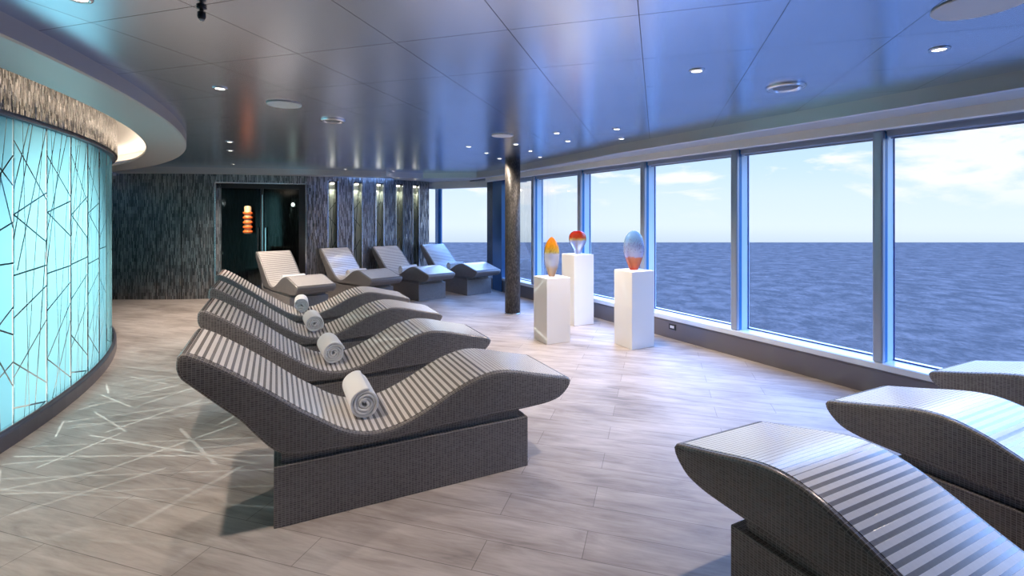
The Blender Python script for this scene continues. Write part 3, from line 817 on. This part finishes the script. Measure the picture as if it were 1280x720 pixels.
# ------------------------------------------------------------------ ceiling fittings
def cpt(px, py, z=ZC): Y = (z - H) * F / (HY - py); return ((px - CX) / F * Y, Y)
dl_proto = thing('downlight', '', 'downlight')
lathe('trim_ring', [(.033, .0), (.047, .0), (.050, -.003), (.047, -.007), (.034, -.009), (.031, -.004), (.031, 0)], M['chrome'], dl_proto, 28)
lathe('lens', [(0, -.0035), (.031, -.0045), (.031, 0)], M['lamp'], dl_proto, 24)
DL = [((871, 88), 'downlight right of centre, nearest above the pedestals'), ((1174, 61), 'downlight at upper right, biggest, nearest the windows'), ((275, 110), 'downlight at left beside the large round speaker'),
      ((287, 177), 'upper one of the small pair near the ring soffit'), ((288, 188), 'lower one of the small pair near the ring soffit'), ((292, 205), 'tiny downlight at far left just before the mosaic wall border'),
      ((696, 166), 'left downlight of the upper pair right of the column'), ((710, 176), 'lower downlight right of the column, below and right of another'), ((771, 161), 'upper downlight of the pair closest to the window border'),
      ((777, 173), 'lower downlight of the pair closest to the window border'), ((586, 183), 'leftmost downlight of the slanting trio left of the column'), ((608, 191), 'middle downlight of the slanting trio left of the column'),
      ((624.5, 198), 'lowest downlight of the slanting trio touching the column top'), ((645, 180), 'downlight directly above the column head'), ((663, 188.5), 'downlight just right of the column head'), ((675, 196), 'small downlight low right of the column by the border'),
      ((98, -3), 'downlight at the top edge of the picture at left'), ((492, 213.8), 'tiny downlight above the fourth wall niche'), ((432, 211.5), 'tiny downlight above the first two wall niches')]
EX = [(-2.5, .5), (-1.6, -1.2)]
def spot(x, y, e, colr=(1, .83, .68), ang=118, parent=None, soft=.035):
    ld = bpy.data.lights.new('downlight_beam', 'SPOT'); ld.energy = e; ld.color = colr; ld.spot_size = math.radians(ang); ld.spot_blend = .7; ld.shadow_soft_size = soft
    o = bpy.data.objects.new('downlight_beam', ld); link(o, parent); o.location = (0, 0, -.02) if parent else (x, y, ZC - .02); return o
POW = {2: 24, 16: 52, 0: 48, 1: 14, 3: 42, 4: 75, 5: 100, 6: 34, 7: 34, 8: 34, 9: 34, 17: 8, 18: 12, 12: 8, 13: 14, 14: 14, 15: 12, 11: 16}
for i, (pp, lab) in enumerate(DL):
    x, y = cpt(*pp)
    o = dl_proto if i == 0 else dup(dl_proto, (0, 0, 0), 0, lab)
    o.location = (x, y, ZC); o['label'] = lab; o['group'] = 'recessed ceiling downlights'
for i, (pp, lab) in enumerate(DL):
    x, y = cpt(*pp); spot(x, y, POW.get(i, 26) * 2.4)
for (x, y) in EX: spot(x, y, 38)
for (x, y) in [(-.9, 3.6), (-.3, 4.6), (-1.9, 5.4), (1.6, 4.2), (-2.9, 7.4)]: pass

def disc(px, py, r, label, mats=('speaker',), grille=False):
    x, y = cpt(px, py)
    if not grille:
        o = thing('ceiling_speaker', label, 'speaker', (x, y, ZC))
        lathe('rim', [(r * .93, 0), (r, 0), (r, -.006), (r * .97, -.010), (r * .93, -.008)], M['white_plastic'], o, 40)
        lathe('grille', [(0, -.0075), (r * .93, -.0065), (r * .93, 0)], M['speaker'], o, 40)
    else:
        o = thing('ceiling_vent', label, 'vent', (x, y, ZC))
        lathe('rim', [(r * .78, 0), (r, 0), (r, -.006), (r * .94, -.018), (r * .80, -.020), (r * .74, -.006)], M['chrome'], o, 40)
        lathe('core', [(0, -.012), (r * .6, -.012), (r * .66, -.006), (r * .74, -.002), (r * .74, 0)], M['vent_dark'], o, 40)
disc(355, 130, .135, 'large round white speaker in the ceiling at left')
disc(628, 169, .125, 'flat round speaker in the ceiling above the column')
disc(1225, 5, .165, 'large round speaker cut by the top right edge of the picture')
disc(416, 150, .115, 'chrome ringed round vent in the ceiling left of centre', grille=True)
disc(982, 108, .13, 'chrome ringed round vent in the blue lit ceiling at right', grille=True)
x, y = cpt(252, 8)
cam_ = thing('ceiling_camera', 'tiny black security camera under the ceiling at upper left', 'camera', (x, y, ZC))
lathe('mount', [(.020, 0), (.020, -.008), (.008, -.010), (.008, -.024)], M['black'], cam_, 16)
lathe('camera_body', [(0, -.058), (.012, -.056), (.017, -.045), (.017, -.026), (.010, -.022), (0, -.022)], M['black'], cam_, 16)
lathe('lens', [(0, -.064), (.008, -.063), (.010, -.056)], M['white_plastic'], cam_, 12)

# ------------------------------------------------------------------ lights inside the drum
def light(kind, name, loc, e, colr, **kw):
    ld = bpy.data.lights.new(name, kind); ld.energy = e; ld.color = colr
    for k, v in kw.items(): setattr(ld, k, v)
    o = bpy.data.objects.new(name, ld); link(o); o.location = loc; return o
for a in range(-16, 70, 8):
    for zz, ee in ((2.0, 1.6), (1.2, .85), (.4, 1.25)):
        x, y = tw(a, TR - 1.7)
        light('POINT', 'drum_lamp', (TC[0] + x, TC[1] + y, zz), ee, (.92, .98, 1.), shadow_soft_size=.05)
# a projector that throws the etched lines on the floor
x, y = tw(21, TR - 2.5)
pr = light('SPOT', 'drum_projector', (TC[0] + x, TC[1] + y, 2.50), 950, (.95, 1., .95), spot_size=math.radians(74), spot_blend=1., shadow_soft_size=.006)
tgt = Vector((-2.9, 4.55, 0)); pr.rotation_euler = (tgt - pr.location).to_track_quat('-Z', 'Y').to_euler()

# ------------------------------------------------------------------ sky
W = NT('sky', world=True)
tc = W.n('ShaderNodeTexCoord'); sp = W.n('ShaderNodeSeparateXYZ'); W.l(tc.outputs['Generated'], sp.inputs[0])
z = sp.outputs[2]
zf = W.math('MULTIPLY_ADD', z, .5, .5)
sky = W.ramp(zf, [(.0, (.05, .09, .18)), (.44, (.30, .42, .60)), (.49, (.76, .87, .97)), (.52, (.70, .84, .99)), (.55, (.58, .78, 1.)), (.60, (.46, .68, 1.)), (.68, (.20, .43, 1.)), (1., (.12, .30, .85))])
# clouds flattened towards the horizon
den = W.math('ADD', W.math('ABSOLUTE', z), .12)
cx_ = W.math('DIVIDE', sp.outputs[0], den); cy_ = W.math('DIVIDE', sp.outputs[1], den)
cbn = W.n('ShaderNodeCombineXYZ'); W.l(sp.outputs[0], cbn.inputs[0]); W.l(sp.outputs[1], cbn.inputs[1]); W.l(W.math('MULTIPLY', z, 3.2), cbn.inputs[2])
cn = W.noise(cbn.outputs[0], 4.6, 7, .56, .25)
cf = W.math('MULTIPLY', W.math('SUBTRACT', cn, .53), 13.0, clamp=True)
band = W.math('MULTIPLY', W.math('MULTIPLY', W.math('SUBTRACT', z, -.01), 16, clamp=True), W.math('MULTIPLY', W.math('SUBTRACT', .6, z), 3, clamp=True))
cf = W.math('MULTIPLY', W.math('MULTIPLY', cf, band), .85)
skyc = W.mix(cf, sky, (.97, .97, 1.))
bg = W.n('ShaderNodeBackground'); W.l(skyc, bg.inputs[0])
up = W.math('MULTIPLY', W.math('SUBTRACT', z, .16), 4.0, clamp=True)       # the deep blue upper sky is brighter than the hazy horizon
W.l(W.math('MULTIPLY_ADD', up, 9.3, 1.07), bg.inputs[1])
SC.world = W.out(bg.outputs[0], True)

# portals in the window openings
def portal(c, sx, sz, nrm):
    ld = bpy.data.lights.new('window_portal', 'AREA'); ld.shape = 'RECTANGLE'; ld.size = sx; ld.size_y = sz
    ld.cycles.is_portal = True
    o = bpy.data.objects.new('window_portal', ld); link(o); o.location = c
    o.rotation_euler = Vector((nrm[0], nrm[1], 0)).to_track_quat('-Z', 'Z').to_euler()
ya, yb = -5.9, 10.1
pa, pb = gl_pt(ya, GC + .2), gl_pt(yb, GC + .2)
portal(((pa[0] + pb[0]) / 2, (pa[1] + pb[1]) / 2, 1.32), math.dist(pa, pb), 2.2, (-WN[0], -WN[1]))
fm = ((FW0[0] + FW1[0]) / 2 + .1, (FW0[1] + FW1[1]) / 2 + .25)
portal((*fm, 1.3), Lf + .2, 2.2, (-du[1] / Lf, du[0] / Lf))

# ------------------------------------------------------------------ camera, view
cd = bpy.data.cameras.new('camera'); co = bpy.data.objects.new('camera', cd); link(co)
co.location = (0, 0, H); co.rotation_euler = (PI / 2, 0, 0)
cd.sensor_width = 36; cd.lens = F / 1280 * 36; cd.shift_y = -90 / 1280; cd.clip_end = 3000; cd.clip_start = .05
SC.camera = co
SC.view_settings.view_transform = 'Standard'; SC.view_settings.look = 'None'; SC.view_settings.gamma = 1
SC.view_settings.use_curve_mapping = False; SC.view_settings.exposure = 0.08
cy = SC.cycles
cy.use_denoising = True
cy.max_bounces = 8; cy.diffuse_bounces = 4; cy.glossy_bounces = 4; cy.transparent_max_bounces = 12
cy.sample_clamp_indirect = 6; cy.caustics_reflective = False; cy.caustics_refractive = False
